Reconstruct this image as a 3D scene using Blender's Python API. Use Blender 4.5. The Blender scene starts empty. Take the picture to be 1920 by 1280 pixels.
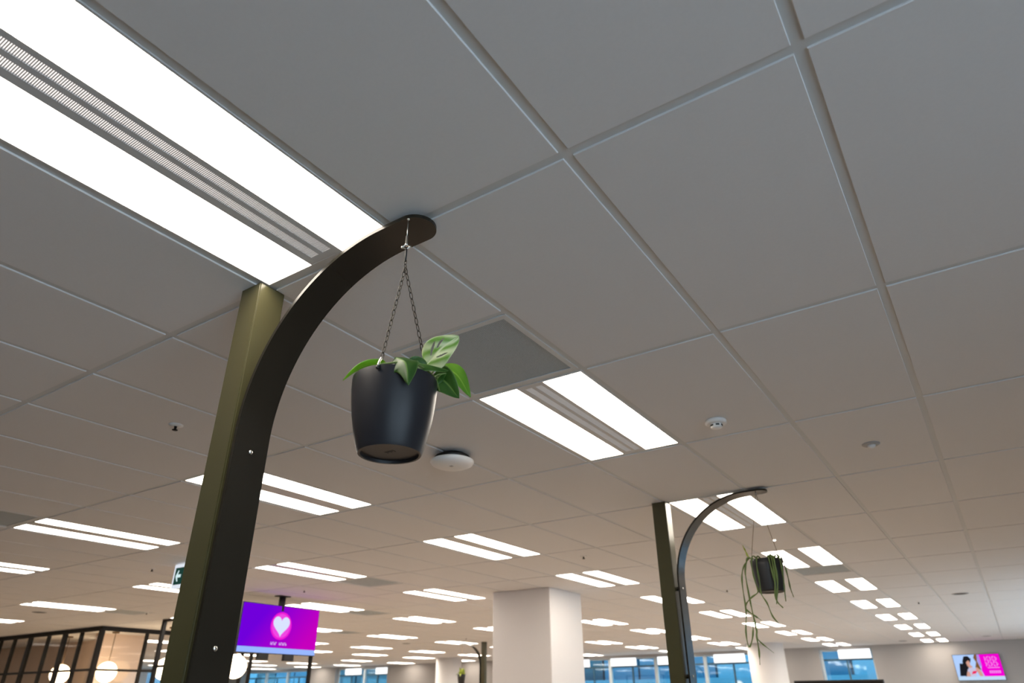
import bpy, bmesh, math, random
from mathutils import Vector, Matrix, Euler

random.seed(7)
sc = bpy.context.scene
COL = sc.collection
PI = math.pi
H = 2.70                       # ceiling height

# ------------------------------------------------------------------ camera
cam_d = bpy.data.cameras.new('camera')
cam = bpy.data.objects.new('camera', cam_d)
COL.objects.link(cam)
cam.location = (1.83219, -1.21832, 1.416)
cam.rotation_euler = (2.05670402, 0.00643449, 0.58913532)
cam_d.sensor_width = 36.0
cam_d.lens = 1268.808 / 1920 * 36.0
cam_d.clip_end = 300
cam_d.dof.use_dof = True
cam_d.dof.focus_distance = 2.3
cam_d.dof.aperture_fstop = 3.3
sc.camera = cam

# ------------------------------------------------------------------ daylight + exposure
wd = bpy.data.worlds.new('sky'); sc.world = wd
wd.use_nodes = True
bg = wd.node_tree.nodes['Background']
bg.inputs['Color'].default_value = (0.66, 0.84, 1.0, 1)
bg.inputs['Strength'].default_value = 7.0
sc.view_settings.view_transform = 'Standard'
sc.view_settings.look = 'None'
sc.view_settings.gamma = 1.0
sc.view_settings.use_curve_mapping = False
sc.view_settings.exposure = 0.10

LAMP = 13.2                    # radiance of the troffer diffusers
LAMP_COL = (1.0, 0.895, 0.765)

# ------------------------------------------------------------------ materials
MATS = {}
def mat(name, color=(.8, .8, .8), rough=.5, metal=0.0, spec=.5, noise=None, bump=None, emit=None, emit_s=0.0, coat=0.0):
    m = bpy.data.materials.new(name); m.use_nodes = True
    nt = m.node_tree; b = nt.nodes['Principled BSDF']
    b.inputs['Base Color'].default_value = (*color, 1)
    b.inputs['Roughness'].default_value = rough
    b.inputs['Metallic'].default_value = metal
    b.inputs['Specular IOR Level'].default_value = spec
    b.inputs['Coat Weight'].default_value = coat
    if emit:
        b.inputs['Emission Color'].default_value = (*emit, 1)
        b.inputs['Emission Strength'].default_value = emit_s
    if noise or bump:
        tc = nt.nodes.new('ShaderNodeTexCoord')
        n = nt.nodes.new('ShaderNodeTexNoise')
        n.inputs['Scale'].default_value = (noise or bump)[0]
        n.inputs['Detail'].default_value = 4
        nt.links.new(tc.outputs['Object'], n.inputs['Vector'])
        if noise:
            mx = nt.nodes.new('ShaderNodeMix'); mx.data_type = 'RGBA'
            a = noise[1]
            mx.inputs[6].default_value = (*[c * (1 - a) for c in color], 1)
            mx.inputs[7].default_value = (*[min(1, c * (1 + a)) for c in color], 1)
            nt.links.new(n.outputs['Fac'], mx.inputs[0])
            nt.links.new(mx.outputs[2], b.inputs['Base Color'])
        if bump:
            bp = nt.nodes.new('ShaderNodeBump')
            bp.inputs['Strength'].default_value = bump[1]
            bp.inputs['Distance'].default_value = .002
            nt.links.new(n.outputs['Fac'], bp.inputs['Height'])
            nt.links.new(bp.outputs['Normal'], b.inputs['Normal'])
    MATS[name] = m
    return m

def emitter(name, color, strength):
    m = bpy.data.materials.new(name); m.use_nodes = True
    nt = m.node_tree; nt.nodes.clear()
    o = nt.nodes.new('ShaderNodeOutputMaterial'); e = nt.nodes.new('ShaderNodeEmission')
    e.inputs['Color'].default_value = (*color, 1); e.inputs['Strength'].default_value = strength
    nt.links.new(e.outputs[0], o.inputs[0])
    MATS[name] = m
    return m

mat('tile', (.82, .81, .81), .9, spec=.15, noise=(90, .02), bump=(260, .15))
mat('tee', (.70, .71, .71), .5)
mat('slab', (.35, .35, .35), .9)
mat('floor', (.42, .345, .275), .85, noise=(9, .18), bump=(300, .3))
mat('floor_dark', (.17, .14, .115), .85, noise=(9, .18), bump=(300, .3))
mat('wall', (.37, .345, .33), .75, noise=(3, .02))
mat('column', (.74, .71, .70), .55, noise=(2, .015))
mat('ochre_wall', (.80, .62, .50), .7, noise=(3, .03))
mat('white_plastic', (.88, .87, .86), .4)
mat('grey_plastic', (.42, .41, .40), .5)
mat('black_plastic', (.012, .012, .012), .45)
mat('housing', (.70, .70, .70), .4)
mat('olive_paint', (.062, .057, .026), .28, spec=.55, noise=(5, .06))
mat('arm_paint', (.016, .014, .010), .26, spec=.4, noise=(5, .06))
mat('zinc', (.75, .74, .70), .28, metal=1)
mat('chain', (.045, .036, .030), .4, metal=.7)
mat('pot', (.018, .018, .022), .42, spec=.3, noise=(30, .05))
mat('pot_far', (.028, .029, .032), .45)
mat('soil', (.05, .035, .025), .95, noise=(60, .4), bump=(80, .8))
mat('steel_black', (.010, .008, .007), .5, spec=.2)
mat('mullion', (.60, .66, .68), .45)
mat('frame_dark', (.05, .12, .17), .4)
mat('stem', (.13, .19, .045), .5, noise=(20, .3))
mat('stem_brown', (.16, .09, .03), .6)
mat('yellow_leaf', (.35, .42, .04), .5, noise=(20, .3))
mat('concrete', (.42, .46, .50), .8)
emitter('diffuser', LAMP_COL, LAMP)
emitter('patch_glow', (.95, .98, 1.0), 1.5)
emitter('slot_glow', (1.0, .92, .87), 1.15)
emitter('globe', (1.0, .74, .46), 9.0)

# perforated plate of the return-air vents
def vent_mat():
    m = bpy.data.materials.new('perforated'); m.use_nodes = True
    nt = m.node_tree; b = nt.nodes['Principled BSDF']; b.inputs['Roughness'].default_value = .6
    tc = nt.nodes.new('ShaderNodeTexCoord')
    v = nt.nodes.new('ShaderNodeTexVoronoi'); v.inputs['Scale'].default_value = 210; v.inputs['Randomness'].default_value = 0
    nt.links.new(tc.outputs['Object'], v.inputs['Vector'])
    r = nt.nodes.new('ShaderNodeValToRGB')
    r.color_ramp.elements[0].position = .26; r.color_ramp.elements[0].color = (.05, .055, .06, 1)
    r.color_ramp.elements[1].position = .34; r.color_ramp.elements[1].color = (.56, .64, .69, 1)
    nt.links.new(v.outputs['Distance'], r.inputs['Fac'])
    nt.links.new(r.outputs['Color'], b.inputs['Base Color'])
    MATS['perforated'] = m
vent_mat()

# window glass: see-through, blue tinted, with a mirror reflection
def glass_mat(name, tint, refl=.12):
    m = bpy.data.materials.new(name); m.use_nodes = True
    nt = m.node_tree; nt.nodes.clear()
    o = nt.nodes.new('ShaderNodeOutputMaterial')
    t = nt.nodes.new('ShaderNodeBsdfTransparent'); t.inputs[0].default_value = (*tint, 1)
    g = nt.nodes.new('ShaderNodeBsdfGlossy'); g.inputs['Roughness'].default_value = .03
    mx = nt.nodes.new('ShaderNodeMixShader'); mx.inputs[0].default_value = refl
    nt.links.new(t.outputs[0], mx.inputs[1]); nt.links.new(g.outputs[0], mx.inputs[2])
    nt.links.new(mx.outputs[0], o.inputs[0])
    MATS[name] = m
glass_mat('glass_blue', (.36, .55, .61), .10)
glass_mat('glass_clear', (.95, .95, .94), .014)

def leaf_mat(name, base, rib, margin, pale=0.0, rough=.38):
    """UV.x runs along the midrib, UV.y across it (0..1)."""
    m = bpy.data.materials.new(name); m.use_nodes = True
    nt = m.node_tree; b = nt.nodes['Principled BSDF']; b.inputs['Roughness'].default_value = rough
    uv = nt.nodes.new('ShaderNodeUVMap'); uv.uv_map = 'UVMap'
    sp = nt.nodes.new('ShaderNodeSeparateXYZ'); nt.links.new(uv.outputs[0], sp.inputs[0])
    a = nt.nodes.new('ShaderNodeMath'); a.operation = 'MULTIPLY_ADD'; a.inputs[1].default_value = 2; a.inputs[2].default_value = -1
    nt.links.new(sp.outputs[1], a.inputs[0])
    ab = nt.nodes.new('ShaderNodeMath'); ab.operation = 'ABSOLUTE'; nt.links.new(a.outputs[0], ab.inputs[0])
    r = nt.nodes.new('ShaderNodeValToRGB'); e = r.color_ramp.elements
    e[0].position = .03; e[0].color = (*rib, 1)
    e[1].position = 1.0; e[1].color = (*margin, 1)
    x = e.new(.10); x.color = (*base, 1)
    x = e.new(.88); x.color = (*base, 1)
    nt.links.new(ab.outputs[0], r.inputs[0])
    w = nt.nodes.new('ShaderNodeTexWave'); w.inputs['Scale'].default_value = 1.3; w.inputs['Distortion'].default_value = 4.5
    w.bands_direction = 'DIAGONAL'
    nt.links.new(uv.outputs[0], w.inputs['Vector'])
    mx = nt.nodes.new('ShaderNodeMix'); mx.data_type = 'RGBA'
    mu = nt.nodes.new('ShaderNodeMath'); mu.operation = 'MULTIPLY'; mu.inputs[1].default_value = pale
    nt.links.new(w.outputs['Fac'], mu.inputs[0])
    nt.links.new(mu.outputs[0], mx.inputs[0])
    nt.links.new(r.outputs[0], mx.inputs[6]); mx.inputs[7].default_value = (*rib, 1)
    nt.links.new(mx.outputs[2], b.inputs['Base Color'])
    b.inputs['Subsurface Weight'].default_value = 0.0
    # thin leaf: some light passes through
    tr = nt.nodes.new('ShaderNodeBsdfTranslucent'); nt.links.new(mx.outputs[2], tr.inputs[0])
    ms = nt.nodes.new('ShaderNodeMixShader'); ms.inputs[0].default_value = .3
    out = nt.nodes['Material Output']
    nt.links.new(b.outputs[0], ms.inputs[1]); nt.links.new(tr.outputs[0], ms.inputs[2]); nt.links.new(ms.outputs[0], out.inputs[0])
    MATS[name] = m
leaf_mat('leaf_dark', (.035, .115, .014), (.16, .30, .06), (.16, .30, .06), .10)
leaf_mat('leaf_mid', (.13, .32, .02), (.28, .48, .06), (.20, .40, .05), .1)
leaf_mat('leaf_bright', (.22, .48, .02), (.36, .6, .08), (.3, .52, .06), .1)
leaf_mat('leaf_pale', (.20, .40, .06), (.74, .80, .52), (.62, .74, .42), .9)

# ------------------------------------------------------------------ mesh helpers
def link(name, me, m=None, parent=None, loc=None):
    o = bpy.data.objects.new(name, me); COL.objects.link(o)
    if m: 
        if not me.materials: me.materials.append(MATS[m])
    if parent: o.parent = parent
    if loc: o.location = loc
    return o

def bm_mesh(bm, name, smooth=False):
    bmesh.ops.recalc_face_normals(bm, faces=bm.faces)
    me = bpy.data.meshes.new(name); bm.to_mesh(me); bm.free()
    if smooth:
        for p in me.polygons: p.use_smooth = True
    return me

def add_box(bm, x0, x1, y0, y1, z0, z1, bev=0.0):
    g = bmesh.ops.create_cube(bm, size=1.0)
    vs = g['verts']
    for v in vs:
        v.co = Vector((x0 + (v.co.x + .5) * (x1 - x0), y0 + (v.co.y + .5) * (y1 - y0), z0 + (v.co.z + .5) * (z1 - z0)))
    if bev:
        es = list({e for v in vs for e in v.link_edges})
        bmesh.ops.bevel(bm, geom=es, offset=bev, segments=2, profile=.5, affect='EDGES')

def box(name, b, m, parent=None, bev=0.0):
    bm = bmesh.new(); add_box(bm, *b, bev=bev)
    return link(name, bm_mesh(bm, name), m, parent)

def boxes(name, bs, m, parent=None):
    bm = bmesh.new()
    for b in bs: add_box(bm, *b)
    return link(name, bm_mesh(bm, name), m, parent)

def lathe_bm(prof, seg=48, bm=None, loc=(0, 0, 0)):
    bm = bm or bmesh.new(); rings = []
    for r, z in prof:
        if r < 1e-6: rings.append([bm.verts.new((loc[0], loc[1], z + loc[2]))])
        else: rings.append([bm.verts.new((loc[0] + r * math.cos(2 * PI * k / seg), loc[1] + r * math.sin(2 * PI * k / seg), z + loc[2])) for k in range(seg)])
    for a, b in zip(rings, rings[1:]):
        for k in range(seg):
            k2 = (k + 1) % seg
            if len(a) == 1 and len(b) == 1: continue
            if len(a) == 1: bm.faces.new((a[0], b[k], b[k2]))
            elif len(b) == 1: bm.faces.new((a[k], a[k2], b[0]))
            else: bm.faces.new((a[k], a[k2], b[k2], b[k]))
    return bm

def lathe(name, prof, m, parent=None, seg=48, loc=None, smooth=True):
    o = link(name, bm_mesh(lathe_bm(prof, seg), name, smooth), m, parent, loc)
    return o

def frames(pts):
    out = []; up = Vector((0, 0, 1))
    n = len(pts); prev = None
    for i in range(n):
        t = (pts[min(i + 1, n - 1)] - pts[max(i - 1, 0)]).normalized()
        if prev is None:
            a = up if abs(t.z) < .9 else Vector((1, 0, 0))
            u = t.cross(a).normalized()
        else:
            u = (prev - t * prev.dot(t)).normalized()
        prev = u
        out.append((u, t.cross(u)))
    return out

def tube_bm(pts, rad, bm=None, seg=8, closed=False):
    bm = bm or bmesh.new(); pts = [Vector(p) for p in pts]
    rs = rad if isinstance(rad, (list, tuple)) else [rad] * len(pts)
    rings = []
    for p, (u, v), r in zip(pts, frames(pts), rs):
        rings.append([bm.verts.new(p + (u * math.cos(2 * PI * k / seg) + v * math.sin(2 * PI * k / seg)) * r) for k in range(seg)])
    for a, b in zip(rings, rings[1:]):
        for k in range(seg):
            bm.faces.new((a[k], a[(k + 1) % seg], b[(k + 1) % seg], b[k]))
    bm.faces.new(rings[0][::-1]); bm.faces.new(rings[-1])
    return bm

def tube(name, pts, rad, m, parent=None, seg=8):
    return link(name, bm_mesh(tube_bm(pts, rad, seg=seg), name, True), m, parent)

def catmull(pts, n=6):
    P = [Vector(p) for p in pts]; P = [2 * P[0] - P[1]] + P + [2 * P[-1] - P[-2]]
    out = []
    for i in range(1, len(P) - 2):
        a, b, c, d = P[i - 1:i + 3]
        for k in range(n):
            t = k / n
            out.append(.5 * ((2 * b) + (c - a) * t + (2 * a - 5 * b + 4 * c - d) * t * t + (3 * b - a - 3 * c + d) * t ** 3))
    out.append(P[-2]); return out

def prism(name, poly, y0, y1, m, parent=None, axes='xz'):
    """extrude a 2-D outline; axes 'xz' -> along y, 'yz' -> along x"""
    bm = bmesh.new(); A = []; B = []
    for a, b in poly:
        if axes == 'xz': A.append(bm.verts.new((a, y0, b))); B.append(bm.verts.new((a, y1, b)))
        else: A.append(bm.verts.new((y0, a, b))); B.append(bm.verts.new((y1, a, b)))
    bm.faces.new(A); bm.faces.new(B[::-1])
    n = len(poly)
    for k in range(n): bm.faces.new((A[k], A[(k + 1) % n], B[(k + 1) % n], B[k]))
    return link(name, bm_mesh(bm, name), m, parent)

def empty(name, loc=(0, 0, 0), rz=0.0):
    o = bpy.data.objects.new(name, None); COL.objects.link(o)
    o.location = loc; o.rotation_euler = (0, 0, rz); o.empty_display_size = .1
    return o

def tag(o, label, cat, group=None):
    o['label'] = label; o['category'] = cat
    if group: o['group'] = group
    return o

def struct(o, label=None):
    o['kind'] = 'structure'
    if label: o['label'] = label
    return o

# ------------------------------------------------------------------ layout of the ceiling grid (0.6 x 1.2 m cells)
LIGHTS = []                                                     # lower-left corner of every troffer cell
def col_lights(x, ys): LIGHTS.extend((x, y) for y in ys)
R = lambda a, b: [1.2 + 2.4 * k for k in range(a, b)]           # rows of lights every 2.4 m
col_lights(0.0, [-1.2] + R(0, 9))
col_lights(-2.4, R(0, 9))
col_lights(-4.8, R(0, 9))
col_lights(-7.2, R(0, 9))
col_lights(-10.2, R(0, 9))
col_lights(-13.2, R(0, 2) + R(3, 9))
col_lights(-15.6, R(0, 2) + R(3, 9))
col_lights(-18.6, R(0, 2) + R(4, 6) + R(7, 9))
col_lights(-21.6, R(3, 9))
col_lights(-24.0, R(3, 9))
col_lights(-27.0, R(3, 9))
VENTS = [(0.0, .6), (0.0, 7.2), (-4.8, .6), (-4.8, 4.8), (-7.2, 7.2), (-10.2, 4.8), (-10.2, 9.6)]
RX0, RX1, RY0, RY1 = -30.0, 4.8, -9.6, 21.8
LC = {(round(x / .6), round(y / 1.2)) for x, y in LIGHTS}
VC = {(round(x / .6), round(y / .6)) for x, y in VENTS}

# ------------------------------------------------------------------ room shell
struct(box('floor', (RX0 - .3, RX1 + .3, 2.4, RY1 + .3, -.12, 0), 'floor'), 'warm beige carpet floor of the open office')
struct(box('floor_near_darkened', (RX0 - .3, RX1 + .3, RY0 - .3, 2.4, -.12, 0), 'floor_dark'), 'unseen near floor, darkened to cut light bounced upward')  # dark zone invented so less light bounces onto the near ceiling
ceiling = struct(box('ceiling', (RX0 - .3, RX1 + .3, RY0 - .3, RY1 + .3, H + .016, H + .20), 'slab'), 'suspended grid ceiling of white tiles with recessed joints')

cam_inv = (Matrix.Translation(cam.location) @ cam.rotation_euler.to_matrix().to_4x4()).inverted()
def project(x, y, z):
    v = cam_inv @ Vector((x, y, z))
    if v.z > -.05: return None
    return (960 + 1268.808 * v.x / -v.z, 640 - 1268.808 * v.y / -v.z)

GAP = .0145                                                     # half width of the open joint between tiles
T0, T1 = H, H + .012
def tile_mesh(lx, ly):
    bm = bmesh.new()
    add_box(bm, 0, lx, 0, ly, T0, T1)
    es = [e for e in bm.edges if all(abs(v.co.z - T0) < 1e-6 for v in e.verts)]
    bmesh.ops.bevel(bm, geom=es, offset=.0015, segments=1, affect='EDGES')
    return bm_mesh(bm, 'ceiling_tile')
tile_long = tile_mesh(.6 - 2 * GAP, 1.2 - 2 * GAP); tile_long.materials.append(MATS['tile'])
tile_half = tile_mesh(.6 - 2 * GAP, .6 - 2 * GAP); tile_half.materials.append(MATS['tile'])
cells = []
for i in range(round(RX0 / .6), round(RX1 / .6)):
    for j in range(round(RY0 / 1.2), math.ceil(RY1 / 1.2)):
        if (i, j) in LC: continue
        v0, v1 = (i, 2 * j) in VC, (i, 2 * j + 1) in VC
        if v0 or v1:
            if not v0: cells.append((i * .6, j * 1.2, .6))
            if not v1: cells.append((i * .6, j * 1.2 + .6, .6))
        else:
            cells.append((i * .6, j * 1.2, 1.2))
def screen_area(c):
    x, y, l = c
    q = [project(*p, H) for p in ((x, y), (x + .6, y), (x + .6, y + l), (x, y + l))]
    if any(p is None for p in q):
        d = math.hypot(x + .3 - cam.location.x, y + l / 2 - cam.location.y)
        return 0
    if max(p[0] for p in q) < 0 or min(p[0] for p in q) > 1920 or max(p[1] for p in q) < 0 or min(p[1] for p in q) > 1280: return 0
    return abs(sum(q[k][0] * q[(k + 1) % 4][1] - q[(k + 1) % 4][0] * q[k][1] for k in range(4))) / 2
cells.sort(key=screen_area, reverse=True)
for c in cells[:290]:
    link('ceiling_tile', tile_long if c[2] > 1 else tile_half, None, ceiling, (c[0] + GAP, c[1] + GAP, 0))
bm = bmesh.new()
for x, y, l in cells[290:]:
    add_box(bm, x + GAP, x + .6 - GAP, y + GAP, min(y + l - GAP, RY1), T0, T1)
rest = link('ceiling_tile_field', bm_mesh(bm, 'ceiling_tile_field'), 'tile', ceiling); rest['kind'] = 'stuff'
# inverted T grid, recessed behind the tile faces
bm = bmesh.new(); add_box(bm, -.0155, .0155, RY0, RY1, H + .0055, H + .0135)
run_me = bm_mesh(bm, 'grid_runner'); run_me.materials.append(MATS['tee'])
for i in range(round(RX0 / .6), round(RX1 / .6) + 1):
    link('grid_runner', run_me, None, ceiling, (i * .6, 0, 0))
bm = bmesh.new(); add_box(bm, RX0, RX1, -.0155, .0155, H + .0057, H + .0132)
crs_me = bm_mesh(bm, 'cross_tee'); crs_me.materials.append(MATS['tee'])
for j in range(round(RY0 / 1.2), round(RY1 / 1.2) + 1):
    link('cross_tee', crs_me, None, ceiling, (0, j * 1.2, 0))
bm = bmesh.new(); add_box(bm, GAP, .6 - GAP, -.0155, .0155, H + .0056, H + .0131)
half_me = bm_mesh(bm, 'cross_tee'); half_me.materials.append(MATS['tee'])
for x, y in VENTS:
    jj = round(y / .6)
    link('cross_tee', half_me, None, ceiling, (x, (y if jj % 2 else y + .6), 0))

# walls with window openings
def wall_y(name, y0, y1, x0, x1, openings, z0, z1, label, m='wall'):
    bs = []; x = x0
    for a, b in sorted(openings):
        bs.append((x, a, y0, y1, 0, H + .016)); bs.append((a, b, y0, y1, 0, z0)); bs.append((a, b, y0, y1, z1, H + .016)); x = b
    bs.append((x, x1, y0, y1, 0, H + .016))
    return struct(boxes(name, bs, m), label)
def wall_x(name, x0, x1, y0, y1, openings, z0, z1, label, m='wall'):
    bs = []; y = y0
    for a, b in sorted(openings):
        bs.append((x0, x1, y, a, 0, H + .016)); bs.append((x0, x1, a, b, 0, z0)); bs.append((x0, x1, a, b, z1, H + .016)); y = b
    bs.append((x0, x1, y, y1, 0, H + .016))
    return struct(boxes(name, bs, m), label)
BW = [(-2.78, -1.36), (-10.9, -4.45), (-22.8, -19.75), (-29.2, -24.6)]
wall_y('wall_back', RY1, RY1 + .30, RX0 - .3, RX1 + .3, BW, .95, 2.63, 'long warm-white far wall with window openings')
FWIN = []
wall_y('wall_front', RY0 - .3, RY0, RX0 - .3, RX1 + .3, FWIN, .8, 2.55, 'plain wall at the near end of the office')
RWIN = [(-5.9, -3.1), (-2.9, -.1), (9.6, 12.6), (12.9, 15.9), (16.2, 19.2)]  # unseen windows, added to bring cool daylight onto ceiling and tile edges
wall_x('wall_right', RX1, RX1 + .3, RY0, RY1, RWIN, .2, 2.63, 'side wall with unseen windows added for daylight')
LWIN = [(10.5, 13.5), (14.0, 17.0), (17.5, 20.5)]
wall_x('wall_left', RX0 - .3, RX0, RY0, RY1, LWIN, .9, 2.6, 'far side wall with windows')

nwin = [0]
def window_y(x0, x1, z0, z1, mull, transom, label):
    """window in the back wall: frame, mullions, panes"""
    nwin[0] += 1
    w = struct(empty('window_%d' % nwin[0], ((x0 + x1) / 2, RY1 + .2, z0)), label)
    def bx(name, b, m):
        o = box(name, b, m); o.parent = w; o.matrix_parent_inverse = Matrix.Translation(w.location).inverted(); return o
    ya, yb = RY1 + .20, RY1 + .28
    bx('window_frame', (x0, x0 + .05, ya, yb, z0, z1), 'mullion'); bx('window_frame', (x1 - .05, x1, ya, yb, z0, z1), 'mullion')
    bx('window_frame', (x0 + .05, x1 - .05, ya, yb, z1 - .05, z1), 'mullion'); bx('window_sill', (x0, x1, RY1 + .02, yb, z0 - .03, z0 + .03), 'mullion')
    xs = [x0 + .05] + mull + [x1 - .05]
    for x in mull: bx('mullion', (x - .05, x + .05, RY1 + .15, yb, z0 + .03, z1 - .05), 'mullion')
    for k, (a, b) in enumerate(zip(xs, xs[1:])):
        a2 = a + (.05 if k else 0); b2 = b - (.05 if k < len(xs) - 2 else 0)
        bx('transom', (a2, b2, ya + .02, yb - .01, transom - .025, transom + .025), 'frame_dark')
        bx('pane', (a2, b2, ya + .04, ya + .05, z0 + .03, transom - .025), 'glass_blue')
        bx('pane', (a2, b2, ya + .04, ya + .05, transom + .025, z1 - .05), 'glass_blue')
        if (b2 - a2) > 1.1:
            xm = a2 + .48 * (b2 - a2)
            bx('glazing_bar', (xm - .025, xm + .025, ya + .02, yb - .01, z0 + .03, transom - .025), 'frame_dark')
    return w
window_y(-2.78, -1.36, .95, 2.63, [], 2.36, 'single blue-tinted window beside the pink television')
window_y(-10.9, -4.45, .95, 2.63, [-9.62, -7.95, -6.27], 2.36, 'wide blue-tinted window band with pale mullions')
window_y(-22.8, -19.75, .95, 2.63, [-21.2], 2.36, 'two-bay blue-tinted window left of the white columns')
window_y(-29.2, -24.6, .95, 2.63, [-27.6, -26.1], 2.36, 'blue-tinted window under the hanging purple screen')
for k, (a, b) in enumerate(RWIN):
    nwin[0] += 1
    w = struct(empty('window_%d' % nwin[0], (RX1 + .2, (a + b) / 2, .2)), 'unseen side window added to let in cool daylight')
    for nm, bb, m in (('window_frame', (RX1 + .2, RX1 + .26, a, a + .05, .2, 2.63), 'mullion'), ('window_frame', (RX1 + .2, RX1 + .26, b - .05, b, .2, 2.63), 'mullion'),
                      ('window_frame', (RX1 + .2, RX1 + .26, a + .05, b - .05, 2.58, 2.63), 'mullion'), ('window_sill', (RX1 + .05, RX1 + .26, a + .05, b - .05, .2, .24), 'mullion'),
                      ('pane', (RX1 + .22, RX1 + .23, a + .05, b - .05, .24, 2.58), 'glass_clear')):
        o = box(nm, bb, m); o.parent = w; o.matrix_parent_inverse = Matrix.Translation(w.location).inverted()
for k, (a, b) in enumerate(LWIN):
    nwin[0] += 1
    w = struct(empty('window_%d' % nwin[0], (RX0 - .2, (a + b) / 2, .9)), 'blue-tinted window in the far side wall')
    for nm, bb, m in (('window_frame', (RX0 - .26, RX0 - .2, a, a + .05, .9, 2.6), 'mullion'), ('window_frame', (RX0 - .26, RX0 - .2, b - .05, b, .9, 2.6), 'mullion'),
                      ('window_frame', (RX0 - .26, RX0 - .2, a + .05, b - .05, 2.55, 2.6), 'mullion'), ('window_sill', (RX0 - .26, RX0 - .05, a + .05, b - .05, .9, .94), 'mullion'),
                      ('pane', (RX0 - .23, RX0 - .22, a + .05, b - .05, .94, 2.55), 'glass_blue')):
        o = box(nm, bb, m); o.parent = w; o.matrix_parent_inverse = Matrix.Translation(w.location).inverted()

for k, (a, b) in enumerate(FWIN):
    nwin[0] += 1
    w = struct(empty('window_%d' % nwin[0], ((a + b) / 2, RY0 - .2, .8)), 'daylight window in the near wall')
    for nm, bb, m in (('window_frame', (a, a + .05, RY0 - .26, RY0 - .2, .8, 2.55), 'mullion'), ('window_frame', (b - .05, b, RY0 - .26, RY0 - .2, .8, 2.55), 'mullion'),
                      ('window_frame', (a + .05, b - .05, RY0 - .26, RY0 - .2, 2.50, 2.55), 'mullion'), ('window_sill', (a + .05, b - .05, RY0 - .26, RY0 - .05, .8, .84), 'mullion'),
                      ('pane', (a + .05, b - .05, RY0 - .23, RY0 - .22, .84, 2.50), 'glass_clear')):
        o = box(nm, bb, m); o.parent = w; o.matrix_parent_inverse = Matrix.Translation(w.location).inverted()

# bright patches of unidentified origin at the window heads, drawn as added emissive panels
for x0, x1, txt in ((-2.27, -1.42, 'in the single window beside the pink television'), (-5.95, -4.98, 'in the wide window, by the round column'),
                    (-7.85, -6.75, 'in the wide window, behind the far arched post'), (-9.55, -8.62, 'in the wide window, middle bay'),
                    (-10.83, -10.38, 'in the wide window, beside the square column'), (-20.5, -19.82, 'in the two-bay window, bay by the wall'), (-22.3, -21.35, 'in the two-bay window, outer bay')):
    e = empty('window_bright_patch', ((x0 + x1) / 2, RY1 + .10, 2.385))
    tag(e, 'unidentified bright rectangle drawn as a glowing panel at the window head ' + txt, 'bright patch', 'bright window patches')
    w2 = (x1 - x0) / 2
    box('patch_backing', (-w2 - .012, w2 + .012, .006, .04, -.012, .242), 'white_plastic', e, .003)
    box('patch_face', (-w2, w2, 0, .006, 0, .23), 'patch_glow', e)

# columns
def cyl_column(x, y, r, label):
    o = lathe('column', [(0, 0), (r + .015, 0), (r + .015, .1), (r, .1), (r, H), (0, H)], 'column', None, 64, (x, y, 0))
    tag(o, label, 'column')
sq = box('column', (-3.80, -2.90, 6.75, 7.60, 0, H), 'column', None, .012)
tag(sq, 'big square white column standing between the ceiling lights', 'column')
cyl_column(-3.62, 19.3, .47, 'round white column beside the wide blue window')
cyl_column(-14.6, 19.4, .45, 'round white column behind the small distant hanging pot')
box_ = box('column', (-12.6, -12.05, 20.4, 20.95, 0, H), 'column', None, .01)
tag(box_, 'slim square white pier by the far wall', 'column')

# ------------------------------------------------------------------ troffer lights
def ring_boxes(x0, x1, y0, y1, w, z0, z1):
    return [(x0, x1, y0, y0 + w, z0, z1), (x0, x1, y1 - w, y1, z0, z1), (x0, x0 + w, y0 + w, y1 - w, z0, z1), (x1 - w, x1, y0 + w, y1 - w, z0, z1)]
ZL = H + .004
def make_light(detail):
    root = empty('troffer_light')
    bs = ring_boxes(.014, .586, .014, 1.186, .008, ZL - .002, H + .0155)
    bs += [(.022, .578, .022, 1.178, H + .0135, H + .0155)]
    if not detail:
        bs += [(.236, .380, .022, 1.178, ZL - .001, H + .0134)]
    else:
        bs += [(.236, .268, .022, 1.178, ZL - .001, H + .0134), (.303, .323, .05, 1.15, ZL - .001, H + .0134), (.358, .380, .022, 1.178, ZL - .001, H + .0134),
               (.268, .358, .022, .05, ZL - .001, H + .0134), (.268, .358, 1.15, 1.178, ZL - .001, H + .0134)]
    boxes('housing', bs, 'housing', root)
    for a, b in ((.0225, .2355), (.3805, .5775)):
        bm = bmesh.new(); add_box(bm, a, b, .0225, 1.1775, ZL, ZL + .004)
        link('diffuser', bm_mesh(bm, 'diffuser'), 'diffuser', root)
    if detail:
        for a, b in ((.268, .303), (.323, .358)):
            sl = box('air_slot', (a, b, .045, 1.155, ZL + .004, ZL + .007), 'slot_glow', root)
            bm = bmesh.new()
            for k in range(212):
                y = .0515 + k * .0052
                add_box(bm, a, b, y, y + .0020, ZL - .0005, ZL + .003)
            o = link('slot_grille', bm_mesh(bm, 'slot_grille'), 'housing', sl); o['kind'] = 'stuff'
    return root
def copy_tree(o, parent=None):
    c = o.copy(); COL.objects.link(c); c.parent = parent
    for ch in list(o.children): copy_tree(ch, c)
    return c
fancy, plain = make_light(True), make_light(False)
GRP = 'recessed troffer lights'
SPECIAL = {(0.0, -1.2): 'recessed twin-strip ceiling light with slotted grille, ending at the olive post of the leafy planter',
           (0.0, 1.2): 'recessed twin-strip ceiling light with grille, directly beside the grey perforated vent',
           (0.0, 3.6): 'recessed twin-strip ceiling light behind the far arched post with the trailing plant'}
ORD = ['', 'first', 'second', 'third', 'fourth', 'fifth', 'sixth', 'seventh', 'eighth', 'ninth', 'tenth']
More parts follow.
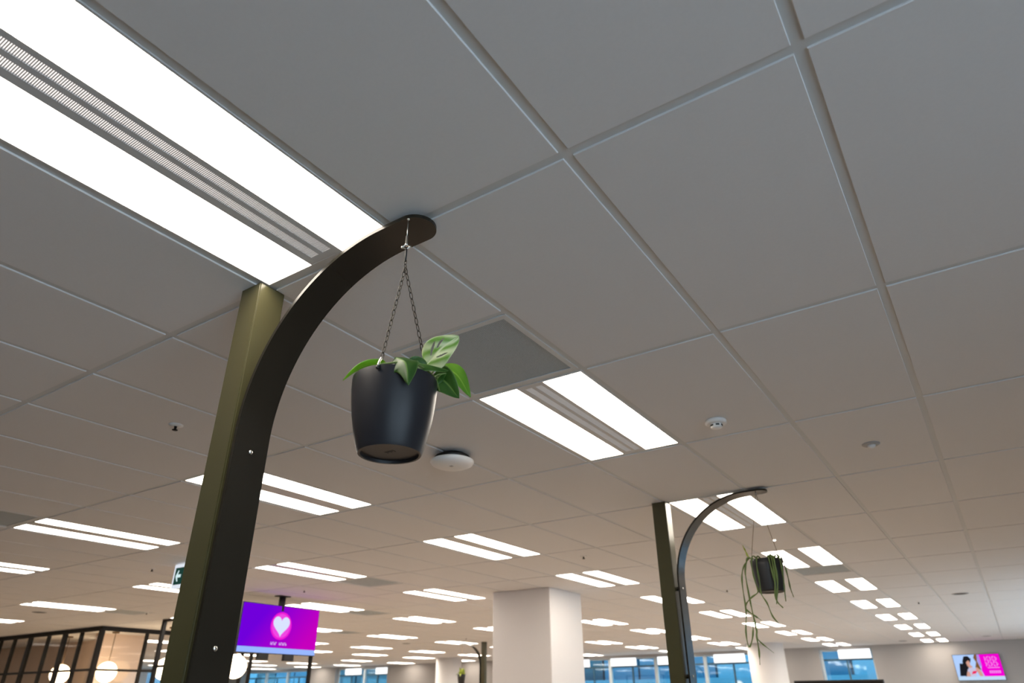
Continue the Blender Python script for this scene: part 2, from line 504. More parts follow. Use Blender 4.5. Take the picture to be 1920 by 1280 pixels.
ROWS = {0.0: 'row over the trailing plant', -2.4: 'row just past the trailing plant', -4.8: 'row behind the square column', -7.2: 'row past the purple television',
        -10.2: 'row over the open steel frame'}
def light_label(x, y):
    if round(x, 1) in ROWS:
        n = round((20.4 - y) / 2.4) + 1
        return 'twin-strip ceiling light, %s from window wall in %s' % (ORD[n], ROWS[round(x, 1)])
    far = [-13.2, -15.6, -18.6, -21.6, -24.0, -27.0].index(round(x, 1)) + 1
    n = round((20.4 - y) / 2.4) + 1
    return 'small distant twin-strip light, %s from window wall in %s row beyond steel frame' % (ORD[n], ORD[far])
uf = up_ = False
for x, y in LIGHTS:
    key = (round(x, 2), round(y, 2))
    if key in SPECIAL:
        o = copy_tree(fancy) if uf else fancy; uf = True
        tag(o, SPECIAL[key], 'ceiling light', GRP)
    else:
        o = copy_tree(plain) if up_ else plain; up_ = True
        tag(o, light_label(x, y), 'ceiling light', GRP)
    o.location = (x, y, 0)

# return-air vents
def make_vent():
    root = empty('return_air_vent')
    boxes('vent_frame', ring_boxes(.014, .586, .014, .586, .024, H + .001, H + .0155), 'tee', root)
    box('perforated_plate', (.038, .562, .038, .562, H + .005, H + .008), 'perforated', root)
    return root
VL = ['', 'grey air vent beside the twin strips past the trailing plant', 'grey air vent touching the ceiling light nearest the exit sign', 'grey air vent by the ceiling light above the purple television',
      'grey air vent behind the purple television mount', 'faint air vent over the open steel frame', 'faint air vent behind the purple television screen']
vp = make_vent()
for k, (x, y) in enumerate(VENTS):
    o = vp if k == 0 else copy_tree(vp)
    o.location = (x, y, 0)
    tag(o, 'large grey perforated air vent behind the leafy hanging planter' if k == 0 else
        VL[k], 'air vent', 'return air vents')

# ------------------------------------------------------------------ arched plant posts
def make_stand():
    root = empty('arched_plant_post')
    bm = bmesh.new(); add_box(bm, -.090, .0145, -.051, .053, 0, H - .0005)
    es = [e for e in bm.edges if abs(e.verts[0].co.z - e.verts[1].co.z) > 1]
    bmesh.ops.bevel(bm, geom=es, offset=.004, segments=2, affect='EDGES')
    link('post', bm_mesh(bm, 'post'), 'olive_paint', root)
    # flat bar bent to a quarter circle with a round end
    cx, cz, Ro, t, hw = .594, 2.135, .550, .012, .060
    path = [(.044, .9), (.044, 1.5), (.044, 2.0)]
    outer = [(p[0], p[1]) for p in path]; inner = [(p[0] + t, p[1]) for p in path]; wid = [hw] * 3
    for k in range(0, 33):
        a = PI - (PI / 2) * k / 32
        outer.append((cx + Ro * math.cos(a), cz + Ro * math.sin(a)))
        inner.append((cx + (Ro - t) * math.cos(a), cz + (Ro - t) * math.sin(a))); wid.append(hw)
    xs = [.64, .68] + [.68 + .06 * math.sin(PI / 2 * k / 10) for k in range(1, 11)]
    for x in xs:
        outer.append((x, cz + Ro)); inner.append((x, cz + Ro - t)); wid.append(math.sqrt(max(hw * hw - max(0, x - .68) ** 2, 4e-6)))
    bm = bmesh.new(); rows = []
    for o, i, w in zip(outer, inner, wid):
        rows.append([bm.verts.new((o[0], -w, o[1])), bm.verts.new((o[0], w, o[1])), bm.verts.new((i[0], w, i[1])), bm.verts.new((i[0], -w, i[1]))])
    for a, b in zip(rows, rows[1:]):
        for k in range(4): bm.faces.new((a[k], a[(k + 1) % 4], b[(k + 1) % 4], b[k]))
    bm.faces.new(rows[0]); bm.faces.new(rows[-1][::-1])
    me = bm_mesh(bm, 'arm')
    for p in me.polygons: p.use_smooth = True
    arm = o = link('arm', me, 'arm_paint', root)
    md = o.modifiers.new('edges', 'EDGE_SPLIT'); md.split_angle = math.radians(40)
    for z in (1.541, 2.092):
        bm = bmesh.new()
        bmesh.ops.create_cone(bm, cap_ends=True, segments=24, radius1=.014, radius2=.014, depth=.0295, matrix=Matrix.Translation((.02925, 0, z)) @ Matrix.Rotation(PI / 2, 4, 'Y'))
        link('spacer', bm_mesh(bm, 'spacer'), 'arm_paint', arm)
        s = link('screw', bm_mesh(lathe_bm([(0, .0045), (.003, .0043), (.006, .0028), (.0075, 0), (0, 0)], 20), 'screw', True), 'zinc', arm, (.056, 0, z))
        s.rotation_euler = (0, PI / 2, 0)
    return root
st = make_stand(); st.location = (0, 0, 0)
tag(st, 'olive steel post with curved flat arm carrying the leafy green planter', 'post', 'arched plant posts')
s2 = copy_tree(st); s2.location = (0, 3.6, 0)
tag(s2, 'dark steel post with curved flat arm carrying the thin trailing plant', 'post', 'arched plant posts')
s3 = copy_tree(st); s3.location = (-9.18, 13.95, 0); s3.rotation_euler = (0, 0, PI)
tag(s3, 'tiny distant steel post with curved arm beside the square white column', 'post', 'arched plant posts')

# ------------------------------------------------------------------ near hanging planter
def chain_mesh(p0, p1, n, r, wire):
    """n interlocked oval links from p0 to p1"""
    p0, p1 = Vector(p0), Vector(p1); d = (p1 - p0); L = d.length; d.normalize()
    a = Vector((0, 0, 1)) if abs(d.z) < .9 else Vector((1, 0, 0))
    u = d.cross(a).normalized(); v = d.cross(u)
    bm = bmesh.new(); step = L / n; hl = step * .5 + wire * 1.3
    for i in range(n):
        c = p0 + d * step * (i + .5)
        s = u if i % 2 else v; nrm = v if i % 2 else u
        rings = []
        for k in range(12):
            th = 2 * PI * k / 12
            pos = c + d * hl * math.cos(th) + s * r * math.sin(th)
            out = (d * math.cos(th) / hl + s * math.sin(th) / r).normalized()
            rings.append([bm.verts.new(pos + (out * math.cos(2 * PI * m / 5) + nrm * math.sin(2 * PI * m / 5)) * wire) for m in range(5)])
        for k in range(12):
            A, B = rings[k], rings[(k + 1) % 12]
            for m in range(5): bm.faces.new((A[m], A[(m + 1) % 5], B[(m + 1) % 5], B[m]))
    return bm_mesh(bm, 'chain', True)

PC = Vector((.695, -.053, 0)); ZR = 2.144
er, ef = Vector((.8315, .5556, 0)), Vector((-.5556, .8315, 0))
def L3(r, f, z): return er * r + ef * f + Vector((0, 0, z))
hp = empty('hanging_planter', (PC.x, PC.y, ZR))
tag(hp, 'matt dark grey tapered hanging pot on two chains under the near curved arm', 'hanging pot', 'hanging pots')
prof = [(0, -.188), (.070, -.188), (.072, -.195), (.0775, -.195), (.081, -.188), (.094, -.137), (.101, -.10), (.1055, -.064), (.108, -.03), (.1075, -.004), (.1065, 0), (.1045, 0), (.1035, -.004), (.102, -.05), (.09, -.12), (0, -.12)]
prof[8:11] = [(.1085, -.03), (.1088, -.006), (.1082, 0)]
o = lathe('pot', prof, 'pot', hp, 72)
md = o.modifiers.new('edges', 'EDGE_SPLIT'); md.split_angle = math.radians(38)
bm = bmesh.new()                                              # faint embossed marks under the pot
for k in range(5): add_box(bm, -.012 + k * .006, -.009 + k * .006, -.006, .006 - (k % 2) * .004, -.1888, -.188)
link('embossed_mark', bm_mesh(bm, 'embossed_mark'), 'pot', hp)
lathe('soil', [(0, -.022), (.06, -.020), (.1025, -.024), (.1, -.03), (0, -.03)], 'soil', hp, 40)
top = L3(0, 0, 2.683 - ZR)
ringp = L3(.002, 0, .356)
tube('cable', [L3(0, 0, 2.672 - ZR), L3(0, 0, .46)], .0012, 'zinc', hp)
tube('cable_gripper', [L3(0, 0, .468), L3(0, 0, .466), L3(0, 0, .44), L3(0, 0, .437), L3(0, 0, .432)], [.0016, .0032, .0036, .0048, .0044], 'zinc', hp, 14)
lathe('cable_anchor', [(0, .006), (.0035, .006), (.0035, 0), (0, 0)], 'zinc', hp, 14, L3(0, 0, 2.670 - ZR))
bm = bmesh.new()
for k in range(17): pass
pts = [L3(.009 * math.cos(2 * PI * k / 20), 0, .428 + .006 * math.sin(2 * PI * k / 20)) for k in range(21)]
tube('carabiner', pts, .0022, 'zinc', hp, 8)
for sx in (-1, 1): lathe('carabiner_end', [(0, -.004), (.0035, -.003), (.0042, 0), (.0035, .003), (0, .004)], 'zinc', hp, 12, L3(.0105 * sx, 0, .427))
tube('black_cord', [L3(.001, 0, .424), L3(.001, 0, .40), L3(.001, 0, .377)], [.0028, .0032, .0024], 'black_plastic', hp)
link('link', chain_mesh(L3(.001, 0, .38), L3(.002, 0, .355), 2, .0045, .0011), 'chain', hp)
aL, aR = L3(-.024, -.1045, -.002), L3(.083, .064, .002)
link('chain', chain_mesh(ringp, L3(-.021, -.095, .022), 18, .0046, .00135), 'chain', hp)
link('chain', chain_mesh(ringp, L3(.081, .060, .020), 18, .0046, .00135), 'chain', hp)
for a, b in ((L3(-.021, -.096, .024), L3(-.025, -.1105, -.004)), (L3(.081, .060, .022), L3(.088, .069, -.004))):
    tube('hook', catmull([a, (a + b) / 2 + (b - a).cross(Vector((0, 0, 1))) * .05, b]), .0026, 'zinc', hp)
    o = link('rim_hole', bm_mesh(lathe_bm([(0, .0045), (.0042, .0035), (.0055, 0), (.0042, -.0035), (0, -.0045)], 14), 'rim_hole', True), 'black_plastic', hp, b + Vector((0, 0, -.006)))

# leaves
def leaf_mesh(ctrl, half, side, fold, drop=.25, n=14, m=8, holes=(), shape=.38, blunt=.75):
    """ctrl: base, mid, tip; side: unit vector across the blade; fold: how far the halves rise"""
    C = catmull([Vector(c) for c in ctrl], 10); N = len(C) - 1
    bm = bmesh.new(); uvl = bm.loops.layers.uv.new('UVMap'); grid = []; uvs = {}
    for i in range(n + 1):
        t = i / n; f = t * N; k = min(int(f), N - 1); p = C[k].lerp(C[k + 1], f - k)
        tan = (C[min(k + 1, N)] - C[max(k - 1, 0)]).normalized()
        s = (side - tan * side.dot(tan)).normalized(); nr = tan.cross(s).normalized()
        w = half * (math.sin(PI * min(1, t ** shape)) ** blunt if 0 < t < 1 else 0)
        w = max(w, .0006)
        row = []
        for j in range(-m, m + 1):
            q = j / m
            wob = .05 * half * math.sin(9 * t + 4 * q)
            v = bm.verts.new(p + s * (w * q) + nr * (fold * w * abs(q) ** 1.2 - drop * w * q * q + wob * abs(q)))
            uvs[v] = (t, (q + 1) / 2); row.append(v)
        grid.append(row)
    for i in range(n):
        for j in range(2 * m):
            skip = False
            tt, qq = (i + .5) / n, (j + .5) / m - 1
            for (ht, hq, rt, rq, sl) in holes:
                a = (tt - ht) / rt; b = (qq - hq - sl * (tt - ht)) / rq
                if a * a + b * b < 1: skip = True
            if skip: continue
            fa = bm.faces.new((grid[i][j], grid[i + 1][j], grid[i + 1][j + 1], grid[i][j + 1]))
            for lp in fa.loops: lp[uvl].uv = uvs[lp.vert]
    for v in [v for v in bm.verts if not v.link_faces]: bm.verts.remove(v)
    me = bpy.data.meshes.new('leaf'); bm.to_mesh(me); bm.free()
    for p in me.polygons: p.use_smooth = True
    return me
plant = empty('leafy_plant', (PC.x, PC.y, ZR - .022))
tag(plant, 'green philodendron with a pale holed leaf growing in the near dark hanging pot', 'plant')
def leaf(ctrl, half, side, fold, mname, stem=None, lift=.022, **kw):
    ctrl = [L3(a, b, c + .031 + lift) for a, b, c in ctrl]
    me = leaf_mesh(ctrl, half, side.normalized(), fold, **kw)
    o = link('leaf', me, mname, plant)
    md = o.modifiers.new('thick', 'SOLIDIFY'); md.thickness = .0009; md.offset = 0
    if stem:
        s0 = L3(stem[0], stem[1], .0)
        mid = (s0 + ctrl[0]) / 2 + Vector((0, 0, .02))
        tube('petiole', catmull([s0, mid, ctrl[0]], 5), [.0026] * 10 + [.0016], 'stem', o)
    return o
up = Vector((0, 0, 1))
view = (ef * .9 + up * .42).normalized()
# pale fenestrated leaf rising to the right
leaf([(.076, .03, .035), (.114, .005, .068), (.160, .005, .106)], .043, (er * -.55 + up * .83), .35, 'leaf_pale', stem=(.05, .02),
     n=60, m=24, holes=((.36, .42, .16, .09, 1.5), (.58, .40, .14, .075, 1.3), (.42, -.42, .13, .07, -1.4)), shape=.60, blunt=.62)
# left leaf arching over the rim
leaf([(-.02, -.03, .008), (-.078, -.05, -.010), (-.124, -.045, -.046)], .015, (ef * .98 + up * -.30 - er * .1), -.1, 'leaf_bright', stem=(-.01, -.02), shape=.55)
# front leaf hanging in front of the pot
leaf([(.012, -.085, -.002), (.044, -.119, -.036), (.056, -.129, -.097)], .041, (er * .93 + up * .30), -.25, 'leaf_dark', stem=(.0, -.05), shape=.42, blunt=.9)
# right pair
leaf([(.092, .05, .012), (.127, .04, -.014), (.164, .035, -.062)], .037, (er * .80 + up * .55 - ef * .3), .55, 'leaf_dark', stem=(.06, .03), shape=.58)
leaf([(.100, .10, .060), (.150, .085, .030), (.191, .08, -.040)], .030, (er * .75 + up * .6 + ef * .3), .35, 'leaf_mid', stem=(.06, .05), shape=.55)
# dark horizontal leaf along the rim and a small one behind
leaf([(.038, -.03, .012), (.092, -.045, -.004), (.140, -.03, -.012)], .026, (up * .55 + ef * .83), -.3, 'leaf_dark', stem=(.02, -.02), shape=.6)
leaf([(.074, .02, .018), (.050, .01, .034), (.026, 0, .030)], .017, (up * .9 + er * .4), .3, 'leaf_dark', stem=(.05, .02), shape=.6)
leaf([(.128, .03, .008), (.124, .045, -.012), (.150, .05, -.052)], .022, (er * -.7 + up * -.5 - ef * .3), .3, 'leaf_dark', stem=(.07, .03), shape=.6)
tube('dry_tendril', [L3(.128, .02, .128), L3(.130, .02, .105), L3(.129, .02, .085)], [.0006, .0014, .0004], 'stem_brown', plant)
tube('runner', catmull([L3(-.03, -.095, .026), L3(0, -.102, .027), L3(.03, -.100, .03), L3(.07, -.07, .035), L3(.10, .0, .035), L3(.112, .04, .012)]), .0026, 'stem', plant)

# ------------------------------------------------------------------ far trailing planter
FC = Vector((.652, 3.6, 0)); FZ = 2.222
fr, ff = Vector((.972, .236, 0)), Vector((-.236, .972, 0))
def F3(r, f, z): return fr * r + ff * f + Vector((0, 0, z))
fp = empty('hanging_planter', (FC.x, FC.y, FZ))
tag(fp, 'black hanging pot on thin cords with the trailing stems spilling out', 'hanging pot', 'hanging pots')
lathe('pot', [(0, -.196), (.072, -.196), (.078, -.202), (.082, -.19), (.092, -.12), (.101, -.04), (.104, 0), (.100, 0), (.09, -.05), (0, -.05)], 'pot_far', fp, 56)
lathe('soil', [(0, -.018), (.098, -.022), (.098, -.03), (0, -.03)], 'soil', fp, 32)
hk = F3(.008, 0, 2.672 - FZ)
for a in (200, 330, 25):
    q = F3(.098 * math.cos(math.radians(a)), .098 * math.sin(math.radians(a)), 0)
    tube('cord', [hk, hk.lerp(q, .5), q], .0016, 'stem_brown', fp, 6)
tube('hook', [hk + Vector((0, 0, .004)), hk + Vector((0, 0, -.02))], .003, 'zinc', fp)
tr = empty('trailing_plant', (FC.x, FC.y, FZ - .022))
tag(tr, 'thin trailing green cactus stems hanging far below the black pot', 'plant')
STEMS = [([(-.06, -.02, .0), (-.10, 0, .02), (-.123, 0, .0), (-.159, 0, -.056), (-.175, .01, -.14), (-.178, .02, -.305), (-.199, .02, -.433), (-.194, .01, -.521), (-.162, 0, -.466), (-.143, 0, -.371)], .006),
         ([(-.07, -.03, .0), (-.11, -.03, .02), (-.128, -.03, -.02), (-.144, -.03, -.091), (-.140, -.03, -.274), (-.132, -.02, -.404), (-.136, -.02, -.467), (-.136, -.02, -.545), (-.144, -.02, -.627)], .007),
         ([(-.05, -.05, .0), (-.08, -.08, .018), (-.095, -.09, -.05), (-.088, -.09, -.15), (-.082, -.085, -.205), (-.127, -.08, -.236), (-.171, -.07, -.279), (-.166, -.06, -.312), (-.131, -.05, -.34), (-.091, -.05, -.373)], .006),
         ([(-.03, -.05, .0), (-.05, -.09, .015), (-.062, -.1, -.04), (-.062, -.105, -.15), (-.064, -.1, -.219), (-.038, -.1, -.279), (-.017, -.1, -.36), (.03, -.1, -.422)], .006),
         ([(.02, -.06, .0), (.03, -.09, .02), (.037, -.112, -.02), (.035, -.12, -.135), (.020, -.12, -.257), (.051, -.12, -.312)], .008),
         ([(.05, -.05, 0), (.07, -.07, .02), (.086, -.08, -.019), (.086, -.07, -.12), (.075, -.06, -.268)], .007),
         ([(.06, 0, 0), (.09, 0, .02), (.108, 0, -.03), (.116, 0, -.106), (.118, 0, -.182), (.128, 0, -.238)], .006),
         ([(-.07, 0, 0), (-.108, 0, .03), (-.119, 0, .063), (-.133, 0, .106)], .007),
         ([(-.128, -.02, -.42), (-.129, -.02, -.483), (-.049, -.02, -.562)], .005),
         ([(.03, -.05, 0), (.045, -.1, .01), (.050, -.118, -.05), (.045, -.122, -.168), (.017, -.12, -.288)], .008),
         ([(.01, -.06, 0), (.018, -.1, .015), (.022, -.115, -.05), (.028, -.12, -.14), (.03, -.118, -.21)], .006)]
for k, (pts, r) in enumerate(STEMS):
    C = catmull([F3(*p) + Vector((0, 0, .022)) for p in pts], 5); n = len(C)
    tube('stem', C, [r * (.55 + .25 * math.sin(i * 1.1) + .2) * (1 if i < n - 3 else .5) for i in range(n)], 'yellow_leaf' if k == 7 else 'stem', tr, 6)

# tiny distant pot on the third post
dp = empty('hanging_planter', (-9.84, 13.95, 1.98))
tag(dp, 'tiny distant dark pot hanging from the curved arm by the square white column', 'hanging pot', 'hanging pots')
lathe('pot', [(0, -.22), (.075, -.22), (.10, -.05), (.108, 0), (.1, 0), (.09, -.03), (0, -.03)], 'pot_far', dp, 24)
tube('cord', [(0, 0, 2.672 - 1.98), (0, 0, .3), (0, 0, 0)], .004, 'stem_brown', dp, 6)
bp_ = empty('bushy_plant', (-9.84, 13.95, 1.97))
tag(bp_, 'bushy yellow-green plant in the tiny distant hanging pot', 'plant')
for k in range(26):
    a = k * 2.4; rr = .03 + .10 * random.random(); zz = random.uniform(-.06, .2)
    b = Vector((.05 * math.cos(a), .05 * math.sin(a), 0)); t = Vector((rr * 1.3 * math.cos(a), rr * 1.3 * math.sin(a), zz))
    me = leaf_mesh([b, (b + t) / 2 + Vector((0, 0, .04)), t], .03, Vector((-math.sin(a), math.cos(a), .2)).normalized(), .2, n=6, m=2)
    o = link('leaf', me, 'yellow_leaf', bp_)

# ------------------------------------------------------------------ things on the ceiling
ap = empty('wifi_access_point', (-.60, 1.80, H))
tag(ap, 'round white domed wireless access point mounted on the ceiling under the leafy planter', 'access point')
lathe('mount_plate', [(0, 0), (.075, 0), (.10, -.014), (.116, -.034), (0, -.034)], 'black_plastic', ap, 48)
lathe('dome', [(0, -.0345), (.112, -.0345), (.126, -.040), (.129, -.048), (.120, -.062), (.094, -.074), (.05, -.081), (0, -.083)], 'white_plastic', ap, 64)
o = box('logo_mark', (-.010, .010, -.008, .008, -.0835, -.0815), 'grey_plastic', ap); o.location = (.02, -.03, 0)

sd = empty('smoke_detector', (.875, 2.15, H))
tag(sd, 'white round smoke detector with dark vents on the ceiling tile', 'smoke detector')
lathe('base', [(0, 0), (.052, 0), (.055, -.006), (.055, -.016), (.046, -.022), (0, -.022)], 'white_plastic', sd, 40)
sh = lathe('sensor_head', [(0, -.022), (.030, -.022), (.030, -.036), (.026, -.042), (0, -.044)], 'white_plastic', sd, 32)
for k in range(6):
    a = k * PI / 3
    o = box('vent_slot', (.026, .0315, -.009, .009, -.034, -.026), 'black_plastic', sh); o.rotation_euler = (0, 0, a)

ms = empty('motion_sensor', (1.49, 3.02, H))
tag(ms, 'small flat grey round motion sensor on a ceiling tile', 'sensor')
lathe('base', [(0, 0), (.048, 0), (.048, -.005), (.040, -.010), (0, -.010)], 'grey_plastic', ms, 40)
lathe('lens', [(0, -.010), (.024, -.010), (.020, -.022), (.008, -.028), (0, -.029)], 'white_plastic', ms, 32)

def sprinkler(x, y, label, s=1.0):
    e = empty('sprinkler_head', (x, y, H)); tag(e, label, 'sprinkler', 'sprinkler heads')
    lathe('cover_plate', [(0, 0), (.036 * s, 0), (.036 * s, -.003), (.012 * s, -.008), (0, -.008)], 'white_plastic', e, 28)
    lathe('nozzle', [(0, -.008), (.008 * s, -.008), (.006 * s, -.024), (.014 * s, -.026), (.014 * s, -.029), (0, -.030)], 'steel_black', e, 16)
sprinkler(-1.49, .59, 'small white sprinkler head with dark nozzle near the olive post')
sprinkler(-1.51, 5.11, 'small sprinkler head near the square white column')
for x, y, t in ((-5.7, 3.0, 'close to the exit sign'), (-5.65, 5.08, 'over the purple television'), (-8.78, 12.72, 'above the tiny distant planter'),
                (-9.67, 5.3, 'over the open steel frame'), (.88, 11.5, 'on the bluish ceiling by the far lights'), (-1.1, 8.39, 'near the trailing stems')):
    sprinkler(x, y, 'tiny dark sprinkler head ' + t)
sp = empty('sensor_light', (.31, 5.42, H)); tag(sp, 'tiny glowing white ceiling spot near the trailing plant', 'spot light')
lathe('base', [(0, 0), (.02, 0), (.02, -.006), (0, -.006)], 'white_plastic', sp, 20)
lathe('lens', [(0, -.006), (.014, -.006), (.01, -.012), (0, -.013)], 'diffuser', sp, 16)
for x, y, txt in ((1.48, 10.78, 'dark round ceiling downlight rim on the bluish ceiling'), (1.49, 20.1, 'dark round ceiling fitting near the pink television'),
                  (-10.95, 4.25, 'dark round ceiling fitting near the black glazed room'), (-11.0, 13.1, 'dark round ceiling fitting among distant lights'), (-.4, 20.6, 'grey round ceiling fitting before the far wall')):
    e = empty('ceiling_speaker', (x, y, H)); tag(e, txt, 'ceiling speaker', 'round ceiling fittings')
    lathe('rim', [(.085, 0), (.105, 0), (.105, -.006), (.085, -.008), (.085, 0)], 'grey_plastic', e, 32)
    lathe('grille', [(0, -.001), (.085, -.001), (.085, -.004), (0, -.004)], 'steel_black', e, 32)

# ------------------------------------------------------------------ exit sign
ex = empty('exit_sign', (-5.24, 3.0, 2.69))
tag(ex, 'hanging green exit sign with white arrow half hidden by the olive post', 'sign')
emitter('exit_green', (.012, .045, .035), 1.0); emitter('exit_white', (.62, .80, .82), 1.0); emitter('exit_frame', (.70, .75, .82), 1.0)
box('suspension', (.18, .20, -.008, .008, 0, .04), 'white_plastic', ex)
box('casing', (0, .42, -.018, .018, -.24, 0), 'exit_frame', ex, .004)
sf = box('sign_face', (.03, .39, -.0195, -.018, -.205, -.035), 'exit_green', ex)
prism('arrow', [(.05, -.12), (.085, -.065), (.10, -.065), (.085, -.105), (.14, -.105), (.14, -.135), (.085, -.135), (.10, -.175), (.085, -.175)], -.021, -.0196, 'exit_white', sf)
prism('running_figure', [(.22, -.19), (.25, -.14), (.24, -.10), (.27, -.06), (.30, -.07), (.285, -.11), (.31, -.14), (.29, -.19), (.28, -.19), (.285, -.15), (.265, -.135), (.235, -.19)], -.021, -.0196, 'exit_white', sf)

# ------------------------------------------------------------------ hanging television with heart
def grad_mat(name, c0, c1, axis, strength=1.0):
    m = bpy.data.materials.new(name); m.use_nodes = True
    nt = m.node_tree; nt.nodes.clear()
    o = nt.nodes.new('ShaderNodeOutputMaterial'); e = nt.nodes.new('ShaderNodeEmission')
    tc = nt.nodes.new('ShaderNodeTexCoord'); s = nt.nodes.new('ShaderNodeSeparateXYZ')
    nt.links.new(tc.outputs['Generated'], s.inputs[0])
    ad = nt.nodes.new('ShaderNodeMath'); ad.operation = 'MULTIPLY_ADD'; ad.inputs[1].default_value = -.35
    nt.links.new(s.outputs[2], ad.inputs[0]); nt.links.new(s.outputs[axis], ad.inputs[2])
    r = nt.nodes.new('ShaderNodeValToRGB')
    r.color_ramp.elements[0].color = (*c0, 1); r.color_ramp.elements[0].position = 0
    r.color_ramp.elements[1].color = (*c1, 1); r.color_ramp.elements[1].position = .8
    nt.links.new(ad.outputs[0], r.inputs[0]); nt.links.new(r.outputs[0], e.inputs[0])
    e.inputs[1].default_value = strength * .85
    nt.links.new(e.outputs[0], o.inputs[0]); MATS[name] = m
grad_mat('screen_purple', (.18, .0, .78), (.62, .0, .56), 1)
emitter('halo_pink', (.80, .01, .62), 1.0); emitter('heart_white', (.66, .72, .95), 1.0); emitter('bar_blue', (.30, .45, .95), 1.0); emitter('halo_pink2', (.82, .06, .72), 1.0)
emitter('text_lilac', (.75, .55, .95), 1.0)
TX = -6.30
tv = empty('hanging_television', (TX, 5.30, H))
tag(tv, 'ceiling-hung television showing a white heart on a purple screen', 'television')
y0, y1, z0, z1 = -.64, .66, -.735, -.13
box('panel', (-.06, -.004, y0, y1, z0, z1), 'black_plastic', tv, .006)
scr = box('screen', (-.004, 0, y0 + .008, y1 - .008, z0 + .075, z1 - .008), 'screen_purple', tv)
box('caption_bar', (-.004, .0005, y0 + .008, y1 - .008, z0 + .008, z0 + .075), 'bar_blue', scr)
hx, hz = .01, -.385
prism('heart_halo', [(hx + .175 * math.cos(2 * PI * k / 32), hz + .175 * math.sin(2 * PI * k / 32)) for k in range(32)], .0004, .0010, 'halo_pink', scr, 'yz')
prism('heart_halo', [(hx + .15 * math.cos(2 * PI * k / 32), hz + .15 * math.sin(2 * PI * k / 32)) for k in range(32)], .0012, .0018, 'halo_pink2', scr, 'yz')
hp_ = []
for k in range(40):
    t = 2 * PI * k / 40
    hp_.append((hx + .0086 * 16 * math.sin(t) ** 3, hz + .0088 * (13 * math.cos(t) - 5 * math.cos(2 * t) - 2 * math.cos(3 * t) - math.cos(4 * t)) + .01))
prism('heart', hp_, .002, .0028, 'heart_white', scr, 'yz')
bm = bmesh.new()                                              # two short words, too blurred to read
for w0, n in ((-.125, 4), (.015, 5)):
    for k in range(n):
        y = w0 + k * .026
        add_box(bm, .0005, .0012, y, y + .006, -.625, -.59)
        add_box(bm, .0005, .0012, y + .006, y + .019, (-.597 if k % 2 else -.612), (-.590 if k % 2 else -.605))
        if k % 2 == 0: add_box(bm, .0005, .0012, y + .013, y + .019, -.625, -.61)
link('blurred_caption', bm_mesh(bm, 'blurred_caption'), 'text_lilac', scr)
box('ceiling_plate', (-.10, .02, -.09, .09, -.012, 0), 'black_plastic', tv)
tube('mount_pole', [(-.04, 0, -.012), (-.04, 0, -.2)], .045, 'black_plastic', tv, 16)
box('bracket', (-.06, -.01, -.28, -.12, z0 - .075, z0), 'black_plastic', tv)
box('bracket', (-.06, -.01, .14, .30, z0 - .075, z0), 'black_plastic', tv)
box('support_leg', (-.06, -.02, y1 - .055, y1 - .015, -H, z0), 'steel_black', tv)

# ------------------------------------------------------------------ pink wall television on the far wall
tw = empty('wall_television', (1.08, RY1, 1.76))
tag(tw, 'small wall television with a seated figure beside a bright pink panel', 'television')
emitter('tv_sky', (.42, .60, .95), 1.0); emitter('tv_pink', (.85, .0, .62), 1.0); emitter('tv_hair', (.012, .012, .016), 1.0); emitter('tv_skin', (.62, .33, .26), 1.0)
emitter('tv_white', (.55, .52, .68), 1.0); emitter('tv_red', (.80, .02, .10), 1.0); emitter('tv_brown', (.20, .09, .03), 1.0); emitter('tv_lilac', (.40, .25, .75), 1.0); emitter('tv_text', (.85, .32, .85), 1.0); emitter('tv_bar', (.50, .66, .85), 1.0)
box('panel', (-.53, .53, -.07, -.01, 0, .62), 'black_plastic', tw, .006)
sc2 = box('screen', (-.52, .52, -.072, -.070, .01, .61), 'tv_sky', tw)
def flat(name, poly, m, k): prism(name, [(a - .52, b + .01) for a, b in poly], -.0735 - k * .0012, -.0725 - k * .0012, m, sc2)
flat('pink_panel', [(.60, .085), (1.04, .085), (1.04, .60), (.56, .60), (.60, .40), (.57, .22)], 'tv_pink', 0)
flat('caption_bar', [(0, 0), (1.04, 0), (1.04, .085), (0, .085)], 'tv_bar', 0)
flat('chair_back', [(.06, .10), (.22, .10), (.26, .38), (.12, .40)], 'tv_hair', 1)
flat('figure_hair', [(.18, .09), (.26, .09), (.30, .30), (.36, .40), (.40, .50), (.34, .57), (.25, .56), (.20, .46), (.17, .25)], 'tv_hair', 2)
flat('figure_face', [(.27, .42), (.33, .47), (.36, .42), (.35, .36), (.40, .31), (.32, .28), (.28, .34)], 'tv_skin', 3)
flat('figure_top', [(.21, .09), (.42, .09), (.46, .26), (.36, .30), (.27, .26)], 'tv_white', 3)
flat('figure_arm', [(.20, .09), (.30, .09), (.29, .20), (.24, .20)], 'tv_skin', 4)
flat('red_folder', [(.33, .14), (.43, .16), (.47, .22), (.37, .21)], 'tv_red', 4)
flat('other_arm', [(.44, .27), (.50, .09), (.58, .09), (.56, .20), (.49, .30)], 'tv_skin', 3)
flat('standing_figure', [(.45, .30), (.50, .42), (.46, .52), (.50, .60), (.55, .60), (.53, .44), (.57, .22), (.52, .26)], 'tv_brown', 2)
flat('lilac_shade', [(.53, .60), (.60, .60), (.60, .30), (.55, .34)], 'tv_lilac', 1)
bm = bmesh.new()                                              # unreadable pale lettering
for r_ in range(4):
    for k in range(5):
        x = .70 + k * .058; z = .50 - r_ * .062
        add_box(bm, x - .52, x - .52 + .012, -.0755, -.0745, z + .01, z + .055)
        add_box(bm, x - .52 + .012, x - .52 + .040, -.0755, -.0745, z + (.043 if (k + r_) % 2 else .01), z + (.055 if (k + r_) % 2 else .022))
